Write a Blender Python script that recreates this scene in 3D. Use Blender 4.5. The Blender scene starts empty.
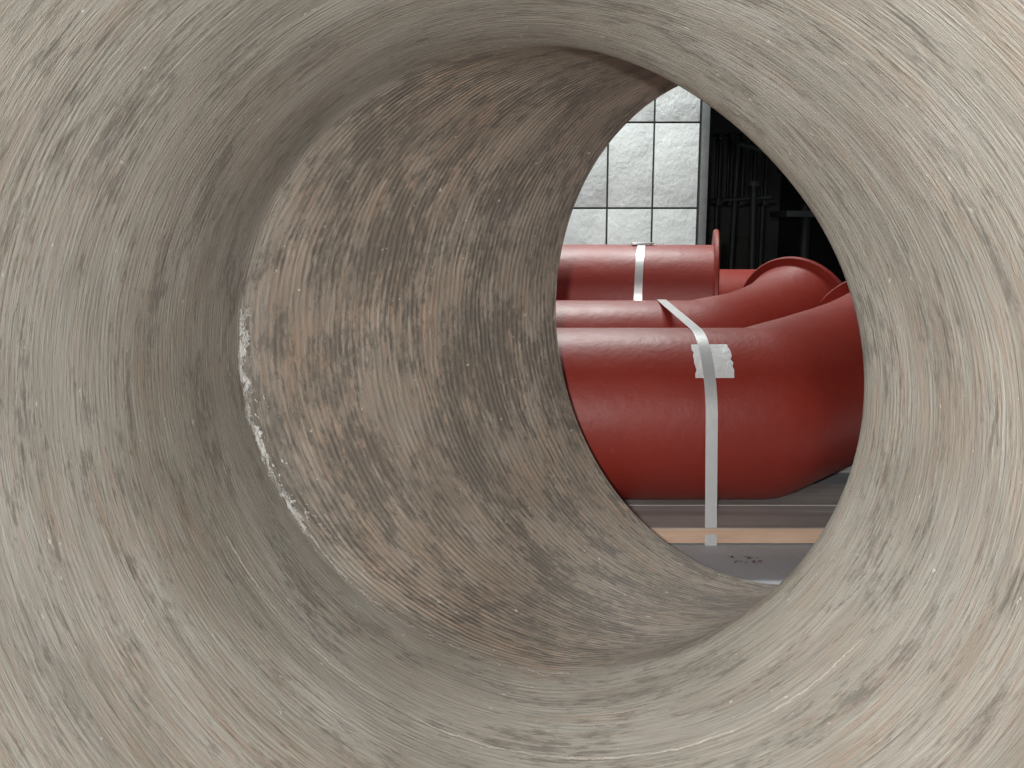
import bpy, bmesh, math, random
from mathutils import Vector, Matrix
random.seed(4)
S=bpy.context.scene
try:
    S.view_settings.view_transform='Standard'; S.view_settings.look='None'
except Exception: pass
COL=S.collection

# ---------------------------------------------------------------- helpers
class NT:
    def __init__(s,name):
        s.m=bpy.data.materials.new(name); s.m.use_nodes=True
        s.t=s.m.node_tree; s.b=s.t.nodes['Principled BSDF']
    def n(s,ty,**k):
        x=s.t.nodes.new(ty)
        for a,b in k.items(): setattr(x,a,b)
        return x
    def l(s,a,b): s.t.links.new(a,b)
    def math(s,op,a,b=None,c=None,clamp=False):
        x=s.n('ShaderNodeMath',operation=op); x.use_clamp=clamp
        for i,v in enumerate((a,b,c)):
            if v is None: continue
            if isinstance(v,(int,float)): x.inputs[i].default_value=v
            else: s.l(v,x.inputs[i])
        return x.outputs[0]
    def mapping(s,src,sc,loc=(0,0,0)):
        x=s.n('ShaderNodeMapping'); x.inputs['Scale'].default_value=sc; x.inputs['Location'].default_value=loc
        s.l(src,x.inputs['Vector']); return x.outputs[0]
    def noise(s,vec,scale=1,detail=4,rough=.6,dist=0):
        x=s.n('ShaderNodeTexNoise'); x.inputs['Scale'].default_value=scale
        x.inputs['Detail'].default_value=detail; x.inputs['Roughness'].default_value=rough
        x.inputs['Distortion'].default_value=dist
        s.l(vec,x.inputs['Vector']); return x.outputs['Fac']
    def ramp(s,f,stops):
        x=s.n('ShaderNodeValToRGB'); e=x.color_ramp.elements
        while len(e)<len(stops): e.new(.5)
        for i,(p,c) in enumerate(stops):
            e[i].position=p; e[i].color=(c[0],c[1],c[2],1) if isinstance(c,(tuple,list)) else (c,c,c,1)
        s.l(f,x.inputs[0]); return x.outputs[0]
    def mix(s,f,a,b,bt='MIX'):
        x=s.n('ShaderNodeMix',data_type='RGBA',blend_type=bt)
        if isinstance(f,(int,float)): x.inputs[0].default_value=f
        else: s.l(f,x.inputs[0])
        for i,v in ((6,a),(7,b)):
            if isinstance(v,(tuple,list)): x.inputs[i].default_value=(v[0],v[1],v[2],1)
            else: s.l(v,x.inputs[i])
        return x.outputs[2]
    def bump(s,h,strength=.5,dist=.01,prev=None):
        x=s.n('ShaderNodeBump'); x.inputs['Strength'].default_value=strength; x.inputs['Distance'].default_value=dist
        s.l(h,x.inputs['Height'])
        if prev is not None: s.l(prev,x.inputs['Normal'])
        return x.outputs[0]
    def obj(s): return s.n('ShaderNodeTexCoord').outputs['Object']
    def out(s,col=None,rough=None,normal=None,metal=None,spec=None):
        for nm,v in (('Base Color',col),('Roughness',rough),('Normal',normal),('Metallic',metal),('Specular IOR Level',spec)):
            if v is None: continue
            if isinstance(v,(int,float)): s.b.inputs[nm].default_value=v
            elif isinstance(v,(tuple,list)): s.b.inputs[nm].default_value=(v[0],v[1],v[2],1)
            else: s.l(v,s.b.inputs[nm])
        return s.m

def simple(name,c,r=.6,metal=0,var=.25,nscale=8,bump=.2,spec=None):
    t=NT(name); o=t.obj(); f=t.noise(o,nscale,4)
    col=t.mix(f,tuple(x*(1-var) for x in c),tuple(min(1,x*(1+var)) for x in c))
    f2=t.noise(o,nscale*9,2)
    return t.out(col,r,t.bump(f2,bump,.003),metal,spec)

def finish(bm,name,mats,angle=32,parent=None):
    bmesh.ops.recalc_face_normals(bm,faces=bm.faces)
    for f in bm.faces: f.smooth=True
    for e in bm.edges:
        if len(e.link_faces)==2 and e.calc_face_angle(0)>math.radians(angle): e.smooth=False
    me=bpy.data.meshes.new(name); bm.to_mesh(me); bm.free()
    for m in mats: me.materials.append(m)
    o=bpy.data.objects.new(name,me); COL.objects.link(o)
    if parent: o.parent=parent
    return o

def add_box(bm,lo,hi,bev=0,mi=0,rotz=0):
    r=bmesh.ops.create_cube(bm,size=1)
    vs=r['verts']; c=[(lo[i]+hi[i])/2 for i in range(3)]; d=[hi[i]-lo[i] for i in range(3)]
    M=Matrix.Translation(c)@Matrix.Rotation(rotz,4,'Z')@Matrix.Diagonal((*d,1))
    bmesh.ops.transform(bm,matrix=M,verts=vs)
    fs=set(f for v in vs for f in v.link_faces)
    for f in fs: f.material_index=mi
    if bev>0:
        es=list(set(e for v in vs for e in v.link_edges))
        r=bmesh.ops.bevel(bm,geom=es,offset=bev,segments=2,affect='EDGES',profile=.6)
        for f in r['faces']: f.material_index=mi
    return fs

def box_obj(name,lo,hi,mat,bev=0,parent=None):
    bm=bmesh.new(); add_box(bm,lo,hi,bev); return finish(bm,name,[mat],parent=parent)

def add_cyl(bm,p0,p1,r,seg=16,mi=0,r2=None):
    p0=Vector(p0);p1=Vector(p1);d=p1-p0
    M=Matrix.Translation((p0+p1)/2)@d.to_track_quat('Z','Y').to_matrix().to_4x4()
    rr=bmesh.ops.create_cone(bm,cap_ends=True,segments=seg,radius1=r,radius2=r if r2 is None else r2,depth=d.length,matrix=M)
    for f in set(f for v in rr['verts'] for f in v.link_faces): f.material_index=mi

def ring_frame(t):
    u=Vector((0,0,1)).cross(t)*-1; u.normalize()
    v=u.cross(t); v.normalize()
    if v.z<0: v=-v
    return u,v

def path_rings(nodes,seg,dr=0):
    P=[Vector(n[0]) for n in nodes]; N=len(P); out=[]
    for i,(c,r) in enumerate(nodes):
        c=Vector(c)
        tin=(P[i]-P[i-1]).normalized() if i>0 else (P[1]-P[0]).normalized()
        tout=(P[i+1]-P[i]).normalized() if i<N-1 else tin
        n=(tin+tout).normalized(); u,v=ring_frame(tin); ring=[]
        for k in range(seg):
            a=2*math.pi*k/seg
            p=c+(r+dr)*(math.cos(a)*u+math.sin(a)*v)
            p=p+tin*((c-p).dot(n)/tin.dot(n)); ring.append(p)
        out.append(ring)
    return out

def add_tube(bm,nodes,th=.015,seg=96,mi=0):
    O=path_rings(nodes,seg); I=path_rings(nodes,seg,-th)
    ov=[[bm.verts.new(p) for p in r] for r in O]; iv=[[bm.verts.new(p) for p in r] for r in I]
    def br(a,b):
        for k in range(seg):
            f=bm.faces.new((a[k],a[(k+1)%seg],b[(k+1)%seg],b[k])); f.material_index=mi
    for i in range(len(ov)-1): br(ov[i],ov[i+1]); br(iv[i+1],iv[i])
    br(iv[0],ov[0]); br(ov[-1],iv[-1])

def add_flange(bm,c,t,ri,ro,th,holes=0,seg=96,mi=0):
    t=Vector(t).normalized(); c=Vector(c); u,v=ring_frame(t)
    prof=[(ri,-th/2),(ro-.004,-th/2),(ro,-th/2+.004),(ro,th/2-.004),(ro-.004,th/2),(ri,th/2)]
    R=[]
    for r,h in prof:
        R.append([bm.verts.new(c+t*h+r*(math.cos(2*math.pi*k/seg)*u+math.sin(2*math.pi*k/seg)*v)) for k in range(seg)])
    for i in range(len(R)):
        a=R[i];b=R[(i+1)%len(R)]
        for k in range(seg):
            bm.faces.new((a[k],a[(k+1)%seg],b[(k+1)%seg],b[k])).material_index=mi
    rb=(ri+ro)/2+.006
    for k in range(holes):
        a=2*math.pi*(k+.5)/holes; p=c+rb*(math.cos(a)*u+math.sin(a)*v)
        add_cyl(bm,p-t*(th/2+.0007),p+t*(th/2+.0007),.0075,12,mi=1)

# ---------------------------------------------------------------- materials
def pipe_wall():
    t=NT('turned_grey_pipe_lining')
    a=t.n('ShaderNodeAttribute',attribute_name='pipe_coord'); pc=a.outputs['Vector']
    sp=t.n('ShaderNodeSeparateXYZ'); t.l(pc,sp.inputs[0]); sx,sy,s=sp.outputs
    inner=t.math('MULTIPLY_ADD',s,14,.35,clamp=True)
    big=t.noise(t.mapping(pc,(3,3,7)),1,4,.6,.3)
    base=t.ramp(big,[(.32,(.225,.214,.183)),(.5,(.290,.279,.245)),(.7,(.370,.361,.332))])
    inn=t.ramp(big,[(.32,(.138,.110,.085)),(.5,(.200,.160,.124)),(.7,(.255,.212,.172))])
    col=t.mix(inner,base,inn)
    # fine machining streaks along the circumference
    st=t.noise(t.mapping(pc,(9,9,210),(0,0,0)),1,4,.8,.1)
    stamp=t.ramp(t.noise(t.mapping(pc,(5,5,9),(8,1,3)),1,3),[(.35,.35),(.65,1)])
    col=t.mix(t.math('MULTIPLY',t.ramp(st,[(.42,.0),(.70,.55)]),stamp),col,(.54,.52,.47))
    col=t.mix(t.math('MULTIPLY',t.ramp(st,[(.28,.70),(.46,0)]),stamp),col,(.12,.105,.09))
    # tan rust staining in patches, hatched by the tool marks
    st2=t.noise(t.mapping(pc,(10,10,170),(3,1,2)),1,3,.65)
    patch=t.noise(t.mapping(pc,(4,4,7),(5,5,5)),1,3,.6)
    rustm=t.math('MULTIPLY',t.ramp(st2,[(.42,0),(.60,1)]),t.ramp(patch,[(.42,0.15),(.62,.55)]))
    rustm=t.math('MULTIPLY',rustm,t.math('MULTIPLY_ADD',inner,.3,.7))
    col=t.mix(rustm,col,(.34,.22,.15))
    # dark mottling made of short dashes
    d1=t.noise(t.mapping(pc,(28,28,120),(7,2,0)),1,4,.8,.2)
    d2=t.noise(t.mapping(pc,(4.6,4.6,13),(1,9,4)),1,5,.72,.4)
    thr=t.math('ADD',t.math('MULTIPLY',d1,1.25),t.math('MULTIPLY',d2,1.3))
    thr=t.math('ADD',thr,t.math('MULTIPLY',inner,.11))
    dm=t.ramp(t.math('SUBTRACT',thr,.88),[(.44,0),(.62,.74)])
    dm=t.math('MULTIPLY',dm,t.math('MULTIPLY_ADD',inner,.25,.75))
    col=t.mix(dm,col,(.078,.070,.060))
    # soft grey smears
    d3=t.noise(t.mapping(pc,(2.4,2.4,16),(4,4,1)),1,4,.65)
    col=t.mix(t.ramp(d3,[(.50,0),(.70,.35)]),col,(.14,.13,.115))
    # pale flecks
    w=t.noise(t.mapping(pc,(70,70,90)),1,2,.6)
    col=t.mix(t.ramp(w,[(.72,0),(.77,.6)]),col,(.72,.71,.67))
    # broken whitish bead in the corner of the bend (left hand wall, faint along the bottom)
    jag=t.noise(t.mapping(pc,(26,26,26)),1,4,.75)
    leftm=t.math('MULTIPLY',t.math('MULTIPLY_ADD',sx,-8,-2.2,clamp=True),t.math('MULTIPLY_ADD',sy,10,3.4,clamp=True))
    wd=t.math('MULTIPLY_ADD',leftm,.0058,.0013)
    bead=t.math('LESS_THAN',t.math('ABSOLUTE',t.math('ADD',s,t.math('MULTIPLY_ADD',jag,.05,-.023))),wd)
    bead=t.math('MULTIPLY',bead,t.ramp(t.noise(t.mapping(pc,(34,34,60),(2,2,2)),1,4,.8),[(.40,.15),(.56,.85)]))
    bead=t.math('MULTIPLY',bead,t.math('MULTIPLY',t.math('LESS_THAN',sx,.10),t.math('LESS_THAN',sy,.08)))
    bead=t.math('MULTIPLY',bead,t.math('MULTIPLY_ADD',leftm,.6,.4))
    spots=t.math('MULTIPLY',t.math('MULTIPLY',leftm,t.math('LESS_THAN',t.math('ABSOLUTE',t.math('ADD',s,-.010)),.016)),t.ramp(t.noise(t.mapping(pc,(60,60,90),(6,2,6)),1,2,.7),[(.62,0),(.67,.8)]))
    spots=t.math('MULTIPLY',spots,t.math('LESS_THAN',sy,-.05))
    bead=t.math('MAXIMUM',bead,spots)
    col=t.mix(bead,col,(.80,.80,.78))
    # thin broken scratch ring nearer the mouth
    seam=t.math('LESS_THAN',t.math('ABSOLUTE',t.math('ADD',t.math('ADD',s,.215),t.math('MULTIPLY_ADD',jag,.02,-.01))),.0012)
    seam=t.math('MULTIPLY',seam,t.math('MULTIPLY',t.math('LESS_THAN',sy,-.22),t.ramp(t.noise(t.mapping(pc,(9,9,9)),1,3),[(.40,.15),(.50,.6)])))
    col=t.mix(seam,col,(.66,.60,.54))
    # relief: tool ribs
    ph=t.math('MULTIPLY_ADD',s,2*math.pi/.0082,t.math('MULTIPLY',t.noise(t.mapping(pc,(5,5,18)),1,3),16))
    wave=t.math('SINE',ph)
    ribamp=t.math('MULTIPLY',t.math('MULTIPLY_ADD',inner,.36,.10),stamp)
    ribs=t.math('MULTIPLY',wave,ribamp)
    col=t.mix(t.math('MULTIPLY_ADD',ribs,.28,.05,clamp=True),col,(.50,.43,.36))
    h=t.math('ADD',ribs,t.math('MULTIPLY',st,1.3))
    nb=t.bump(h,.6,.0018)
    nb=t.bump(d1,.45,.0028,nb)
    nb=t.bump(bead,.8,.006,nb)
    rough=t.mix(bead,(.66,)*3,(.16,)*3)
    return t.out(col,rough,nb,0,.4)
M_PIPE=pipe_wall()
M_RIM=simple('rust_brown_primer',(.13,.055,.038),.6,0,.4,14,.4)

def red():
    t=NT('red_oxide_paint'); o=t.obj()
    f=t.noise(o,4,5,.6); col=t.mix(f,(.24,.024,.016),(.33,.037,.024))
    g=t.noise(o,55,3,.7); col=t.mix(t.ramp(g,[(.64,0),(.76,.4)]),col,(.12,.022,.016))
    g2=t.noise(t.mapping(o,(1,1,1),(5,5,5)),22,5,.75); col=t.mix(t.ramp(g2,[(.64,0),(.74,.3)]),col,(.45,.18,.14))
    nb=t.bump(t.noise(o,38,4,.7),.28,.004); nb=t.bump(t.noise(o,9,3),.15,.01,nb)
    return t.out(col,t.ramp(f,[(.3,.40),(.7,.52)]),nb,0,.5)
M_RED=red()
M_HOLE=simple('bolt_hole_dark',(.02,.012,.01),.8)
def wood(name,a,b,axis=(1.2,26,26),r=.75):
    t=NT(name); o=t.obj()
    f=t.noise(t.mapping(o,axis),1,5,.65,.4); col=t.mix(t.ramp(f,[(.3,0),(.7,1)]),a,b)
    f2=t.noise(o,5,3); col=t.mix(t.ramp(f2,[(.4,0),(.8,.4)]),col,tuple(x*.6 for x in a))
    return t.out(col,r,t.bump(f,.35,.004))
M_WOODG=wood('weathered_grey_wood',(.36,.34,.32),(.62,.59,.56))
M_WOODF=wood('fresh_sawn_wood',(.62,.40,.27),(.88,.66,.50))
M_STRAP=simple('galvanised_steel_strap',(.78,.78,.78),.30,.45,.08,30,.1)
def foil():
    t=NT('silver_tape'); o=t.obj(); f=t.noise(o,22,3,.5,1.2)
    return t.out(t.mix(f,(.72,.72,.72),(.9,.9,.9)),.35,t.bump(f,.45,.012),.05)
M_FOIL=foil()
def concrete():
    t=NT('grey_concrete_floor'); o=t.obj(); f=t.noise(o,2.5,6,.65); g=t.noise(o,70,3,.7)
    col=t.mix(f,(.38,.40,.42),(.58,.60,.63)); col=t.mix(t.ramp(g,[(.55,0),(.75,.35)]),col,(.25,.24,.24))
    return t.out(col,.75,t.bump(g,.3,.003))
M_FLOOR=concrete()
M_DARK=simple('shade_dark_plaster',(.012,.013,.013),.9,0,.4,2,.2)  # shade of the hall put into the wall colour
M_CEIL=simple('dim_ceiling_paint',(.16,.16,.15),.9,0,.2,2,.1)
M_IRON=simple('dark_cast_iron',(.030,.032,.031),.55,.2,.5,9,.3)
M_TRIM=simple('grey_steel_corner_guard',(.22,.23,.23),.5,.3,.3,20,.3)
def tile():
    t=NT('glazed_wall_tile'); o=t.obj(); f=t.noise(o,3,4)
    col=t.mix(f,(.76,.79,.78),(.87,.90,.89))
    h=t.noise(t.mapping(o,(1,1,.6)),70,4,.75,.3); h2=t.noise(o,9,2)
    dirt=t.noise(o,7,5,.7); col=t.mix(t.ramp(dirt,[(.6,0),(.8,.3)]),col,(.4,.4,.38))
    return t.out(col,.10,t.bump(h2,.35,.03,t.bump(h,.8,.006)),0,1.0)
M_TILE=tile()
M_GROUT=simple('dark_grout',(.045,.045,.042),.9)

# ---------------------------------------------------------------- room
box_obj('floor',(-4,-3,-.1),(5,9,0),M_FLOOR)
box_obj('ceiling',(-4,-3,3.2),(5,9,3.3),M_CEIL)
box_obj('wall_left',(-4.15,-3,0),(-4,9,3.2),M_CEIL)
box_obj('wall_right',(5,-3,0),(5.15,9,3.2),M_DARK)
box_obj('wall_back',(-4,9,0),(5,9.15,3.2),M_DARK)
box_obj('wall_front',(-4,-3.15,0),(5,-3,3.2),M_CEIL)
bm=bmesh.new(); add_box(bm,(-4,5.008,0),(1.02,5.25,3.2),0,1)
tw,thh=.247,.452; x=1.012
while x>-4:
    z=-.047
    while z<3.2:
        lo=max(z+.005,0.0); hi=min(z+thh-.005,3.2)
        if x-tw+.005>-4: add_box(bm,(x-tw+.005,4.998,lo),(x-.005,5.02,hi),.003,0)
        z+=thh
    x-=tw
finish(bm,'wall_tiled_partition',[M_TILE,M_GROUT])
bm=bmesh.new(); add_box(bm,(1.02,4.985,0),(1.06,5.26,3.2),.004)
finish(bm,'trim_1',[M_TRIM])

# ---------------------------------------------------------------- big grey pipe bend (camera looks into it)
R=.45
C0=Vector((-.01,1.275,.55)); d1=Vector((.02,1,0)).normalized(); d2=Vector((.389,.315,.022)).normalized()
L1=1.33; L2=.50
SEG=192
def smooth(x): x=max(0,min(1,x)); return x*x*(3-2*x)
def rad(s):
    if s>=-.05: return R
    q=-s-.05
    return R+.030*q+.008*smooth((q-.2)/.3)
ss=[]; s=-L1
while s<L2+1e-6: ss.append(s); s+=.0125
ss[-1]=L2
n=(d1+d2).normalized()
def ring(s,dr=0):
    t=d1 if s<=0 else d2; out=[]
    for k in range(SEG):
        a=2*math.pi*k/SEG; u,v=ring_frame(d1)
        r=rad(s)+dr-.021*smooth((math.cos(a)-.05)/.75)*math.exp(-(s/.16)**2)
        e=r*(math.cos(a)*u+math.sin(a)*v)
        m=C0+e-d1*(e.dot(n)/d1.dot(n))
        if s<=0:
            endp=C0-d1*L1+e; f=-s/L1; p=m.lerp(endp,f)
        else:
            mo=m; endp=mo+d2*((C0+d2*L2-mo).dot(d2)); p=mo.lerp(endp,s/L2)
        out.append(p)
    return out
def shell(dr,rounding):
    rs=[ring(s,dr) for s in ss]
    for it in range(rounding):
        new=[list(r) for r in rs]
        for i in range(1,len(rs)-1):
            if abs(ss[i])>.3: continue
            for k in range(SEG):
                w=.05+.41*smooth((math.cos(2*math.pi*k/SEG)+.75)/1.5)
                new[i][k]=rs[i][k].lerp((rs[i-1][k]+rs[i+1][k])/2,w)
        rs=new
    return rs
A=shell(0,16); B=shell(.036,16)
bm=bmesh.new(); lay=bm.verts.layers.float_vector.new('pipe_coord')
def mk(rs):
    out=[]
    for i,r in enumerate(rs):
        row=[]
        for k,p in enumerate(r):
            v=bm.verts.new(p); a=2*math.pi*k/SEG; v[lay]=Vector((math.cos(a)*R,math.sin(a)*R,ss[i])); row.append(v)
        out.append(row)
    return out
av=mk(A); bv=mk(B)
def br(a,b,mi):
    for k in range(SEG):
        f=bm.faces.new((a[k],a[(k+1)%SEG],b[(k+1)%SEG],b[k])); f.material_index=mi
for i in range(len(ss)-1): br(av[i+1],av[i],0); br(bv[i],bv[i+1],1)
br(bv[0],av[0],1) ; br(av[-1],bv[-1],1)
finish(bm,'grey_pipe_bend',[M_PIPE,M_RIM],50)

for y,zt in ((.35,.028),(1.0,.056)):
    bm=bmesh.new(); add_box(bm,(-.42,y-.06,0),(.42,y+.06,zt),.004)
    for sx in (-1,1):
        vs=[bm.verts.new((sx*q[0],y+q[1],q[2])) for q in ((.27,-.05,zt),(.40,-.05,zt),(.40,-.05,zt+.09),(.27,.05,zt),(.40,.05,zt),(.40,.05,zt+.09))]
        for f in ((0,1,2),(5,4,3),(0,3,4,1),(1,4,5,2),(2,5,3,0)): bm.faces.new([vs[i] for i in f])
    finish(bm,'timber_skid',[M_WOODG])

# ---------------------------------------------------------------- red pipe fittings
def red_fitting(name,nodes,flanges,th=.016):
    bm=bmesh.new(); add_tube(bm,nodes,th)
    for f in flanges: add_flange(bm,*f)
    return finish(bm,name,[M_RED,M_HOLE],24)
def along(p,d,t): return Vector(p)+Vector(d).normalized()*t
def knee(c,d0,d1_,r,w=.03,nn=4):
    """softly rounded mitre: quadratic blend across the corner"""
    a=Vector(c)-Vector(d0).normalized()*w; b=along(c,d1_,w); out=[]
    for i in range(nn+1):
        q=i/nn; out.append(((1-q)**2*a+2*q*(1-q)*Vector(c)+q*q*b,r))
    return out
r1=.228; c1=Vector((.648,2.35,.271)); e1=Vector((1,.84,.12)).normalized()
nodes=[((-.75,2.35,.271),r1),((-.2,2.35,.271),r1),((.3,2.35,.271),r1),(c1-Vector((.05,0,0)),r1)]+knee(c1,(1,0,0),e1,r1,.007,2)
for t,r in ((.05,r1),(.12,r1),(.25,r1),(.40,r1+.003),(.52,r1+.008),(.62,r1+.018),(.69,r1+.028)): nodes.append((along(c1,e1,t),r))
red_fitting('red_pipe_bend',nodes,[(along(c1,e1,.685),e1,.25,.292,.022,8),((-.74,2.35,.271),(1,0,0),.215,.2275,.022)])
r2=.2; c2=Vector((.60,2.82,.333)); e2=Vector((1,.80,.21)).normalized()
nodes=[((-.7,2.82,.333),r2),((0,2.82,.333),r2)]+knee(c2,(1,0,0),e2,r2,.05)
for t,r in ((.12,r2*.97),(.2,r2*.93),(.3,r2*.93),(.4,r2*.97),(.46,r2+.008),(.51,r2+.024)): nodes.append((along(c2,e2,t),r))
red_fitting('red_pipe_bend',nodes,[(along(c2,e2,.505),e2,.20,.248,.016)])
c3=Vector((.735,3.24,.496)); a3=Vector((1,-.19,0)).normalized()
red_fitting('red_flanged_pipe',[(c3-a3*1.35,.2),(c3-a3*.5,.2),(c3,.2)],[(c3-a3*.01,a3,.19,.255,.018),(c3-a3*1.34,a3,.19,.255,.018)])
red_fitting('red_flanged_pipe',[((.2,3.86,.38),.2),((.8,3.86,.38),.2),((1.15,3.86,.38),.2)],[((.21,3.86,.38),(1,0,0),.19,.24,.022),((1.14,3.86,.38),(1,0,0),.19,.24,.022)])

for y0,y1,ft in ((2.086,2.262,True),(2.268,2.46,False),(2.72,2.92,False),(3.14,3.42,False)):
    bm=bmesh.new(); fs=add_box(bm,(-.95,y0,.003),(1.75,y1,.043))
    if ft:
        for f in fs:
            if f.normal.y<-.9: f.material_index=1
    bmesh.ops.bevel(bm,geom=list(bm.edges),offset=.002,segments=1,affect='EDGES')
    finish(bm,'timber_plank',[M_WOODG,M_WOODF])
for x in (-.45,.25):
    bm=bmesh.new(); add_box(bm,(x-.05,2.73,.043),(x+.05,2.91,.133),.003); finish(bm,'timber_block',[M_WOODG])
    yy=3.24+.19*(.735-x)
    bm=bmesh.new(); add_box(bm,(x-.05,yy-.09,.043),(x+.05,yy+.09,.17),.003); add_box(bm,(x-.045,yy-.085,.17),(x+.045,yy+.085,.297),.003); finish(bm,'timber_block',[M_WOODG])
for x in (.4,1.0):
    bm=bmesh.new(); add_box(bm,(x-.05,3.76,0),(x+.05,3.96,.181),.003); finish(bm,'timber_block',[M_WOODG])

# straps
def hull(pts):
    pts=sorted(set(pts))
    def half(ps):
        h=[]
        for p in ps:
            while len(h)>1 and (h[-1][0]-h[-2][0])*(p[1]-h[-2][1])-(h[-1][1]-h[-2][1])*(p[0]-h[-2][0])<=0: h.pop()
            h.append(p)
        return h
    a=half(pts); b=half(pts[::-1]); return a[:-1]+b[:-1]
def circ(y,z,r): return [(y+r*math.cos(2*math.pi*k/160),z+r*math.sin(2*math.pi*k/160)) for k in range(160)]
def strap(name,x,w,pts,x_of=None,rot=None):
    h=hull(pts); bm=bmesh.new(); rows=[]; N=len(h)
    for i,(y,z) in enumerate(h):
        a=h[i-1]; b=h[(i+1)%N]; ty,tz=b[0]-a[0],b[1]-a[1]; l=math.hypot(ty,tz); ny,nz=tz/l,-ty/l
        xx=x+(x_of(y,z) if x_of else 0)
        rows.append([bm.verts.new((xx-w/2,y,z)),bm.verts.new((xx+w/2,y,z)),bm.verts.new((xx+w/2,y+ny*.0012,z+nz*.0012)),bm.verts.new((xx-w/2,y+ny*.0012,z+nz*.0012))])
    for i in range(N):
        a=rows[i];b=rows[(i+1)%N]
        for k in range(4): bm.faces.new((a[k],a[(k+1)%4],b[(k+1)%4],b[k]))
    if rot:
        piv,ang=rot
        bmesh.ops.rotate(bm,cent=piv,matrix=Matrix.Rotation(ang,3,'Z'),verts=bm.verts)
    return finish(bm,name,[M_STRAP],30)
strap('steel_strap',.477,.029,circ(2.35,.271,.2295)+circ(2.82,.333,.2015)+[(2.083,.001),(3.0,.001)],lambda y,z:(.25-(y-2.1))*.02)
ps=c3-a3*.27
strap('steel_strap',ps.x,.028,circ(ps.y,ps.z,.2015),None,(ps,math.atan2(a3.y,a3.x)))
bm=bmesh.new(); add_box(bm,(ps.x-.04,ps.y-.03,ps.z+.2025),(ps.x+.04,ps.y+.02,ps.z+.2085),.002); finish(bm,'strap_seal',[M_STRAP])
bm=bmesh.new(); rows=[]
for i in range(11):
    a=math.radians(34+27*i/10); row=[]
    for j in range(9):
        rr=.2288+random.uniform(0,.0004)
        xx=.449+.092*j/8+(random.uniform(-.003,.003) if j in(0,8) else 0)
        row.append(bm.verts.new((xx,2.35-rr*math.cos(a),.271+rr*math.sin(a))))
    rows.append(row)
for i in range(10):
    for j in range(8): bm.faces.new((rows[i][j],rows[i][j+1],rows[i+1][j+1],rows[i+1][j]))
finish(bm,'silver_tape_patch',[M_FOIL])

bm=bmesh.new()
for i in range(14):
    x=.545+random.uniform(-.035,.035); y=1.985+random.uniform(-.02,.02); a=random.uniform(-1.2,1.2); l=random.uniform(.005,.012)
    pts=[(-l,-.002,.0005),(0,-.003,.0015),(l,0,.0005),(0,.003,.001)]
    vs=[bm.verts.new((x+p[0]*math.cos(a)-p[1]*math.sin(a),y+p[0]*math.sin(a)+p[1]*math.cos(a),p[2]+.0005)) for p in pts]
    bm.faces.new(vs)
finish(bm,'bark_debris',[simple('reddish_bark',(.22,.13,.11),.9)])

# ---------------------------------------------------------------- dark hall behind
def radiator(name,x0,y,z0,z1,nf,pitch):
    bm=bmesh.new()
    for i in range(nf):
        x=x0+i*pitch
        for dy in (-.05,.05): add_cyl(bm,(x,y+dy,z0),(x,y+dy,z1),.014,10)
        add_box(bm,(x-.022,y-.07,z1-.02),(x+.022,y+.07,z1+.03),.008)
        add_box(bm,(x-.022,y-.07,z0-.03),(x+.022,y+.07,z0+.02),.008)
    add_cyl(bm,(x0-.05,y,z0),(x0+nf*pitch,y,z0),.02,12); add_cyl(bm,(x0-.05,y,z1),(x0+nf*pitch,y,z1),.02,12)
    for i in (0,nf-1): add_cyl(bm,(x0+i*pitch,y,0),(x0+i*pitch,y,z0),.02,10)
    return finish(bm,name,[M_IRON])
radiator('column_radiator',1.52,6.8,.94,1.40,5,.085)
bm=bmesh.new()
add_cyl(bm,(1.46,6.1,0),(1.50,6.15,1.30),.018,12); add_cyl(bm,(1.50,6.15,1.30),(1.74,6.2,1.24),.018,12)
add_cyl(bm,(1.62,6.1,0),(1.60,6.1,1.02),.022,12); add_cyl(bm,(1.60,6.1,1.02),(1.60,6.1,1.05),.06,16)
add_cyl(bm,(1.40,6.12,.93),(1.72,6.12,.95),.012,10)
finish(bm,'standpipe_with_valve',[M_IRON])
bm=bmesh.new()
add_box(bm,(1.80,6.0,0),(2.25,6.5,.08),.01); add_cyl(bm,(2.02,6.3,.08),(2.02,6.3,1.15),.035,20)
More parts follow.
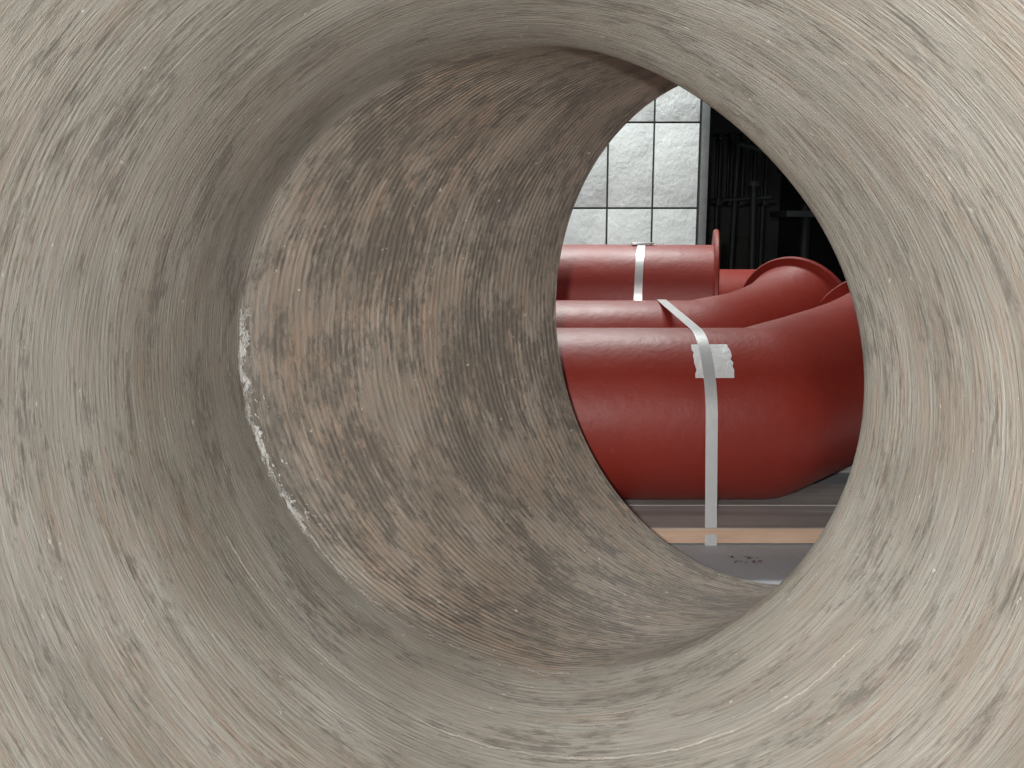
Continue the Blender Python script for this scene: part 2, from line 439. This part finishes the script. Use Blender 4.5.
add_box(bm,(1.80,6.0,.82),(2.24,6.4,.86),.006); add_box(bm,(1.86,6.0,1.12),(2.14,6.5,1.2),.03)
add_cyl(bm,(1.95,6.05,.98),(1.95,6.05,1.14),.02,12); add_cyl(bm,(2.02,6.2,1.15),(1.80,6.0,1.2),.008,8)
finish(bm,'drill_press',[M_IRON])
bm=bmesh.new(); add_box(bm,(1.75,8.9,0),(2.6,8.99,2.0),.01)
for z in (.2,.8,1.4): add_box(bm,(1.85,8.88,z),(2.5,8.9,z+.45),.005)
finish(bm,'door_1',[simple('dark_grey_door',(.10,.10,.095),.6)])

# ---------------------------------------------------------------- lights
def light(name,ty,loc,power,col=(1,1,1),rot=None,size=None,sy=None):
    d=bpy.data.lights.new(name,ty); d.energy=power; d.color=col
    if ty=='AREA':
        d.size=size
        if sy: d.shape='RECTANGLE'; d.size_y=sy
    elif size: d.shadow_soft_size=size
    o=bpy.data.objects.new(name,d); o.location=loc
    if rot: o.rotation_euler=rot
    COL.objects.link(o); return o
fl=light('camera_flash','SPOT',(-.08,-.14,.84),110,(1,.985,.965),(math.radians(82),0,math.radians(-6)),.02)
fl.data.spot_size=math.radians(108); fl.data.spot_blend=1.0
for i,(x,y,p) in enumerate(((.2,4.2,100),(0,-1.8,30))):  # unseen lamps added to brighten the tiled wall and even out the bend
    e=bpy.data.objects.new('added_fill_lamp',None); COL.objects.link(e)
    box_obj('fill_lamp_housing',(x-.65,y-.09,3.14),(x+.65,y+.09,3.2),M_TRIM,.005,e)
    l=light('fill_lamp_area','AREA',(x,y,3.13),p,(.95,1,.98),(0,0,0),1.2,.12); l.parent=e
w=bpy.data.worlds.new('dim_world'); S.world=w; w.use_nodes=True
w.node_tree.nodes['Background'].inputs[0].default_value=(.5,.52,.55,1); w.node_tree.nodes['Background'].inputs[1].default_value=.05

# ---------------------------------------------------------------- camera
cd=bpy.data.cameras.new('camera'); cd.lens=36*900/1024; cd.sensor_width=36; cd.clip_start=.01
co=bpy.data.objects.new('camera',cd); co.location=(0,0,.765); co.rotation_euler=(math.radians(80),0,0)
COL.objects.link(co); S.camera=co
